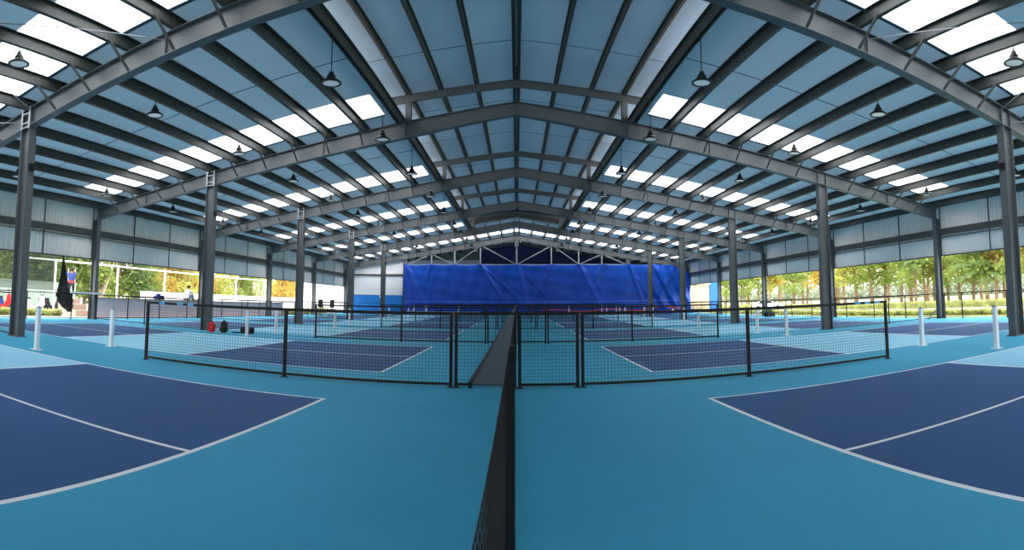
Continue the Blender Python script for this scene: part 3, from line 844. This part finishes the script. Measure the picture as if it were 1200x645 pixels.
tag(mb.build('blue_bundle', 'shirtb'), 'small blue bundle lying on top of the pink wall', 'bundle')
# sheer shade cloth (stretched) and the loose black one
mb = MB(); mb.box(-18.66, -18.655, 2, 15.3, 1.3, 2.93); tag(mb.build('shade_cloth', 'sheer'), 'see-through stretched shade cloth across the nearest left opening', 'shade cloth')
mb = MB(); NZ = 36; NY = 18
ED = ((0, 15.53, 15.6), (.35, 15.4, 15.8), (.6, 15.3, 16.02), (.7, 15.25, 16.28), (.85, 15.45, 16.36), (1, 16.02, 16.3))
def edge_at(u, k):
    for e, f_ in zip(ED[:-1], ED[1:]):
        if u <= f_[0]+1e-6: t = (u-e[0])/(f_[0]-e[0]); return e[k]*(1-t)+f_[k]*t
for j in range(NZ+1):
    u = j/NZ; z = 2.93-2.6*u; ya, yb_ = edge_at(u, 1), edge_at(u, 2)
    for i in range(NY+1):
        t = i/NY; mb.v.append((-18.49+.05*math.sin(t*13+u*5)*min(1, u*3)+(.05*math.sin(u*60+t*4) if u > .6 else 0), ya+(yb_-ya)*t, z))
for j in range(NZ):
    for i in range(NY):
        a = j*(NY+1)+i; mb.f.append((a, a+1, a+NY+2, a+NY+1)); mb.m.append(0)
o = mb.build('loose_shade_cloth', 'shade', smooth=True); so = o.modifiers.new('t', 'SOLIDIFY'); so.thickness = .006
tag(o, 'black shade cloth hanging loose and bunched beside the worker on the left', 'shade cloth')

# scooters
def scooter(body, label, loc, rz):
    r = thing('motor_scooter', label, 'motorbike', loc, rz, 'parked motorbikes')
    for x in (-.62, .62):
        mb = MB(); mb.lathe([(.17, -.045), (.25, -.05), (.28, 0), (.25, .05), (.17, .045), (.17, -.045)], 18)
        mb.v = [(x+a, c, .28+b) for a, b, c in mb.v]; mb.build('wheel', 'tyre', r)
    mb = MB()
    for side in (-.14, .14):
        pass
    prof = [(-.78, .62), (-.74, .8), (-.22, .78), (-.1, .46), (.2, .42), (.36, .7), (.38, .98), (.56, .98), (.6, .5), (.3, .24), (-.2, .24), (-.45, .42)]
    n = len(mb.v); k = len(prof)
    mb.v += [(x, -.14, z) for x, z in prof]+[(x, .14, z) for x, z in prof]
    mb.f.append(tuple(range(n, n+k))); mb.f.append(tuple(range(n+2*k-1, n+k-1, -1))); mb.m += [0, 0]
    for i in range(k): j = (i+1) % k; mb.f.append((n+i, n+k+i, n+k+j, n+j)); mb.m.append(0)
    mb.build('body', body, r)
    mb = MB(); mb.box(-.74, -.2, -.13, .13, .77, .86); mb.build('seat', 'dk', r)
    mb = MB(); mb.tube([(.45, -.34, 1.05), (.47, 0, .98), (.45, .34, 1.05)], .02, 6); mb.tube([(.47, 0, .98), (.62, 0, .28)], .025, 6); mb.build('handlebar', 'tyre', r)
    mb = MB(); mb.box(.5, .58, -.08, .08, .82, .94); mb.build('headlight', 'lens', r)
    for s in (-1, 1):
        mb = MB(); mb.tube([(.45, s*.3, 1.05), (.45, s*.36, 1.2)], .008, 5); mb.box(.44, .46, s*.32, s*.42, 1.18, 1.25); mb.build('mirror', 'tyre', r)
for i, (px, b, lab) in enumerate(((1, 'red', 'red motor scooter parked at the left edge outside the hall'), (9, 'shirtb', 'blue motor scooter parked between the red one and the near left column'), (41, 'white', 'white motor scooter parked outside, right of the near left column'), (62, 'dk', 'dark motor scooter parked outside left of the loose shade cloth'))):
    X = -22.5-(i % 2)*.8
    scooter(b, lab, (X, azpt(px, X), -.03), 1.0+.1*i)

# ------------------------------------------------------------------ people
def skin_body(joints, edges, root, mat_, name, parent, sub=2):
    me = bpy.data.meshes.new(name)
    names = list(joints); me.from_pydata([joints[n][0] for n in names], [(names.index(a), names.index(b)) for a, b in edges], [])
    o = bpy.data.objects.new(name, me); COL.objects.link(o); o.parent = parent
    sk = o.modifiers.new('skin', 'SKIN'); sk.use_smooth_shade = True
    for i, n in enumerate(names):
        r_ = joints[n][1]; v = me.skin_vertices[0].data[i]; v.radius = r_ if isinstance(r_, tuple) else (r_, r_); v.use_root = (n == root)
    sb = o.modifiers.new('sub', 'SUBSURF'); sb.levels = sub; sb.render_levels = sub
    me.materials.append(M[mat_]); return o
def person(label, loc, rz, J, shirt, pants, hem=None):
    r = thing('person', label, 'person', loc, rz)
    j = dict(J)
    E_ = [('pel', 'chest'), ('chest', 'neck'), ('neck', 'head'), ('head', 'crown')]
    for s in 'LR':
        E_ += [('pel', 'hip'+s), ('hip'+s, 'knee'+s), ('knee'+s, 'ank'+s), ('ank'+s, 'toe'+s), ('chest', 'sho'+s), ('sho'+s, 'elb'+s), ('elb'+s, 'wri'+s), ('wri'+s, 'palm'+s)]
        w, p = Vector(j['wri'+s][0]), Vector(j['palm'+s][0]); d = (p-w).normalized(); sd = d.cross(Vector((.3, .2, .9))).normalized()
        for q, (off, ln) in enumerate(((-.03, .07), (-.01, .085), (.01, .08), (.03, .065))):
            a = p+sd*off+d*.02; b = p+sd*off*1.2+d*ln+Vector((0, 0, -.01))
            j['f%d%s' % (q, s)] = (tuple(a), .009); j['g%d%s' % (q, s)] = (tuple(b), .007)
            E_ += [('palm'+s, 'f%d%s' % (q, s)), ('f%d%s' % (q, s), 'g%d%s' % (q, s))]
        a = w+(p-w)*.4+sd*.035; j['th'+s] = (tuple(a+d*.04), .009); E_ += [('wri'+s, 'th'+s)]
    skin_body(j, E_, 'pel', 'skin', 'body', r)
    # clothing shells follow the same joints
    g = lambda n, k: (J[n][0], tuple(k*v for v in J[n][1]) if isinstance(J[n][1], tuple) else J[n][1]*k)
    T = {n: g(n, 1.25) for n in ('pel', 'chest', 'neck', 'shoL', 'shoR', 'elbL', 'elbR')}
    T['neck'] = (tuple(Vector(J['chest'][0]).lerp(Vector(J['neck'][0]), .55)), .1)
    skin_body(T, [('pel', 'chest'), ('chest', 'neck'), ('chest', 'shoL'), ('chest', 'shoR'), ('shoL', 'elbL'), ('shoR', 'elbR')], 'pel', shirt, 'shirt', r)
    if hem:
        p = J['pel'][0]; mb = MB(); mb.lathe([(.175, -.05), (.185, .05), (.17, .13)], 16, (p[0], p[1], p[2]-.02)); mb.v = [(p[0]+(a-p[0])*1.05, p[1]+(b-p[1])*.8, c) for a, b, c in mb.v]; mb.build('hem', hem, r)
    T = {n: g(n, 1.22) for n in ('pel', 'hipL', 'hipR', 'kneeL', 'kneeR', 'ankL', 'ankR')}
    skin_body(T, [('pel', 'hipL'), ('pel', 'hipR'), ('hipL', 'kneeL'), ('hipR', 'kneeR'), ('kneeL', 'ankL'), ('kneeR', 'ankR')], 'pel', pants, 'trousers', r)
    h = Vector(J['head'][0]); c = Vector(J['crown'][0])
    bm = bmesh.new(); bmesh.ops.create_uvsphere(bm, u_segments=14, v_segments=10, radius=.108)
    for v in bm.verts:
        v.co.z *= 1.1
        if v.co.z < -.02 and v.co.y > -.03: v.co *= .8      # hair leaves the face (+y) open
    m = bpy.data.meshes.new('hair'); bm.to_mesh(m); bm.free(); m.materials.append(M['hair'])
    o = bpy.data.objects.new('hair', m); COL.objects.link(o); o.parent = r; o.location = h.lerp(c, .55)+Vector((0, -.012, 0))
    return r
# worker on a ladder, seen from behind (local +y = forward)
JW = {'pel': ((0, 0, .92), (.14, .1)), 'chest': ((0, .03, 1.28), (.155, .105)), 'neck': ((0, .03, 1.47), .055), 'head': ((0, .06, 1.58), (.08, .09)), 'crown': ((0, .06, 1.70), (.075, .085)),
      'hipL': ((-.1, 0, .86), .085), 'kneeL': ((-.12, .06, .46), .058), 'ankL': ((-.12, 0, .08), .04), 'toeL': ((-.13, .16, .03), .032),
      'hipR': ((.1, 0, .86), .085), 'kneeR': ((.12, .2, .56), .058), 'ankR': ((.11, .1, .38), .04), 'toeR': ((.12, .26, .33), .032),
      'shoL': ((-.2, .03, 1.4), .058), 'elbL': ((-.36, .14, 1.55), .042), 'wriL': ((-.44, .24, 1.78), .028), 'palmL': ((-.46, .27, 1.86), (.035, .015)),
      'shoR': ((.2, .03, 1.4), .058), 'elbR': ((.22, .22, 1.5), .042), 'wriR': ((.08, .34, 1.66), .028), 'palmR': ((.05, .37, 1.73), (.035, .015))}
XW = -22.0; YW = azpt(84, XW)
person('worker in a blue shirt with red hem, seen from behind, arms raised on a ladder', (XW, YW, .85), math.atan2(-XW, YW)-0.0, JW, 'shirtb', 'pants', 'red')
r = thing('ladder', 'aluminium ladder carrying the worker in the blue shirt', 'ladder', (XW, YW, -.03), math.atan2(-XW, YW))
for s in (-1, 1):
    mb = MB(); mb.bar((s*.22, -.14, 0), (s*.2, .62, 2.6), .04, .07); mb.build('rail', 'ladder', r)
for i in range(8):
    z = .3+.29*i; mb = MB(); mb.tube([(-.22, -.14+.292*z, z), (.22, -.14+.292*z, z)], .018, 6); mb.build('rung', 'ladder', r)
# person sitting on the pink wall, facing along +Y (local +y forward)
JS = {'pel': ((0, 0, .1), (.14, .11)), 'chest': ((0, .05, .46), (.15, .105)), 'neck': ((0, .09, .66), .055), 'head': ((0, .14, .77), (.08, .09)), 'crown': ((0, .15, .89), (.075, .085)),
      'hipL': ((-.1, .04, .1), .085), 'kneeL': ((-.11, .42, .32), .06), 'ankL': ((-.1, .62, .0+.05), .04), 'toeL': ((-.1, .78, .035), .032),
      'hipR': ((.1, .04, .1), .085), 'kneeR': ((.12, .38, .38), .06), 'ankR': ((.1, .5, .05), .04), 'toeR': ((.1, .66, .035), .032),
      'shoL': ((-.19, .06, .58), .056), 'elbL': ((-.22, .22, .38), .042), 'wriL': ((-.14, .42, .42), .028), 'palmL': ((-.12, .49, .41), (.035, .015)),
      'shoR': ((.19, .06, .58), .056), 'elbR': ((.22, .24, .42), .042), 'wriR': ((.14, .4, .5), .028), 'palmR': ((.12, .47, .49), (.035, .015))}
person('person in a pale shirt and grey trousers sitting on the pink wall, knees up', (-19.35, 26.5, 1.075), -.1, JS, 'shirtw', 'greyp')

# ------------------------------------------------------------------ outside right: car, shed, panel
r = thing('parked_car', 'white car parked beyond the hedges outside the right side', 'car', (28, azpt(899, 28), -.02), -.47)
r.scale = (.85, .85, .78)
prof = [(-2.1, .35), (-2.15, .75), (-1.7, .92), (-1.1, 1.38), (.35, 1.42), (1.1, .98), (1.95, .86), (2.15, .6), (2.1, .35)]
mb = MB(); k = len(prof); mb.v = [(x, -.85, z) for x, z in prof]+[(x, .85, z) for x, z in prof]
mb.f.append(tuple(range(k))); mb.f.append(tuple(range(2*k-1, k-1, -1))); mb.m += [0, 0]
for i in range(k): j = (i+1) % k; mb.f.append((i, k+i, k+j, j)); mb.m.append(0)
o = mb.build('body', 'white', r); bv = o.modifiers.new('b', 'BEVEL'); bv.width = .08; bv.segments = 3
for s in (-1, 1):
    mb = MB(); mb.hexa([(-1.35, s*.85, .98), (.75, s*.85, 1.0), (.75, s*.87, 1.0), (-1.35, s*.87, .98), (-1.0, s*.84, 1.3), (.3, s*.84, 1.33), (.3, s*.86, 1.33), (-1.0, s*.86, 1.3)]); mb.build('side_window', 'glassdk', r)
mb = MB(); mb.hexa([(.42, -.7, 1.36), (1.02, -.7, 1.02), (1.02, .7, 1.02), (.42, .7, 1.36), (.46, -.7, 1.41), (1.06, -.7, 1.06), (1.06, .7, 1.06), (.46, .7, 1.41)]); mb.build('windscreen', 'glassdk', r)
for x in (-1.35, 1.3):
    for s in (-1, 1):
        mb = MB(); mb.lathe([(0, -.1), (.31, -.1), (.33, 0), (.31, .1), (0, .1)], 18); mb.v = [(x+a, s*.8+c, .33+b) for a, b, c in mb.v]; mb.build('wheel', 'tyre', r)
r = thing('beige_hut', 'small beige building with a flat roof beyond the far right corner', 'building', (21.6, 60, 0))
mb = MB(); mb.box(-1.3, 1.6, 0, 3, -.03, 3.25); mb.build('wall', 'beige', r)
mb = MB(); mb.box(-1.45, 1.75, -.15, 3.1, 3.25, 3.4); mb.build('roof', 'path', r)
mb = MB(); mb.box(-.6, .0, -.02, .0, 1.0, 2.0); mb.build('door', 'cope', r)
r = thing('hoarding', 'bright blue upright hoarding board beside the beige building', 'hoarding', (23.85, 60, 0))
mb = MB(); mb.box(-.7, .7, 0, .08, -.03, 3.55); mb.build('board', 'hoard', r)
mb = MB(); mb.box(-.7, -.64, .08, .3, -.03, 3.5); mb.box(.64, .7, .08, .3, -.03, 3.5); mb.build('frame', 'rod', r)
r = thing('planter', 'dark crate with low plants beside an outer right column', 'planter', (17.6, 33.6, 0))
mb = MB(); mb.box(-.3, .3, -.3, .3, 0, .3); mb.build('crate', 'dk', r)
mb = MB(); foliage(mb, [((0, 0, .38), (.28, .28, .16))], 250, .06); mb.build('plants', 'leafd', r)

# ------------------------------------------------------------------ light
wd = bpy.data.worlds.new('sky'); scene.world = wd; wd.use_nodes = True
nt = wd.node_tree; bg = nt.nodes['Background']
sk = nt.nodes.new('ShaderNodeTexSky'); sk.sky_type = 'NISHITA'; sk.sun_disc = False
sk.sun_elevation = math.radians(52); sk.sun_rotation = math.radians(200); sk.air_density = 1.2; sk.dust_density = 6; sk.ozone_density = 1.5
mx = nt.nodes.new('ShaderNodeMix'); mx.data_type = 'RGBA'; mx.inputs['Factor'].default_value = .75
nt.links.new(sk.outputs[0], mx.inputs[6]); mx.inputs[7].default_value = (3.25, 3.2, 3.15, 1)
nt.links.new(mx.outputs[2], bg.inputs['Color']); bg.inputs['Strength'].default_value = .9
sun = bpy.data.lights.new('sun', 'SUN'); sun.energy = 2.2; sun.angle = math.radians(30); sun.color = (1, .95, .86)
so = bpy.data.objects.new('sun', sun); COL.objects.link(so)
so.rotation_euler = (math.radians(36), 0, math.radians(59)); so.location = (0, 0, 30)

# ------------------------------------------------------------------ camera
cd = bpy.data.cameras.new('camera'); cam = bpy.data.objects.new('camera', cd); COL.objects.link(cam); scene.camera = cam
cd.type = 'PANO'; F = 611.16
cy = cd
cy.panorama_type = 'EQUIRECTANGULAR'
cy.longitude_min = -605.5/F; cy.longitude_max = (1200-605.5)/F
cy.latitude_max = 309.8/F; cy.latitude_min = -(645-309.8)/F
cd.clip_start = .05; cd.clip_end = 1000
cam.matrix_world = Matrix.Translation((0, 0, HC)) @ Matrix.Rotation(math.radians(90)+.0735, 4, 'X') @ Matrix.Rotation(-.0012, 4, 'Z')

vs = scene.view_settings; vs.view_transform = 'Standard'; vs.look = 'None'; vs.gamma = 1; vs.use_curve_mapping = False
vs.exposure = .7
scene.cycles.max_bounces = 8; scene.cycles.diffuse_bounces = 5; scene.cycles.transparent_max_bounces = 16
scene.cycles.use_denoising = True
scene.cycles.caustics_reflective = False; scene.cycles.caustics_refractive = False
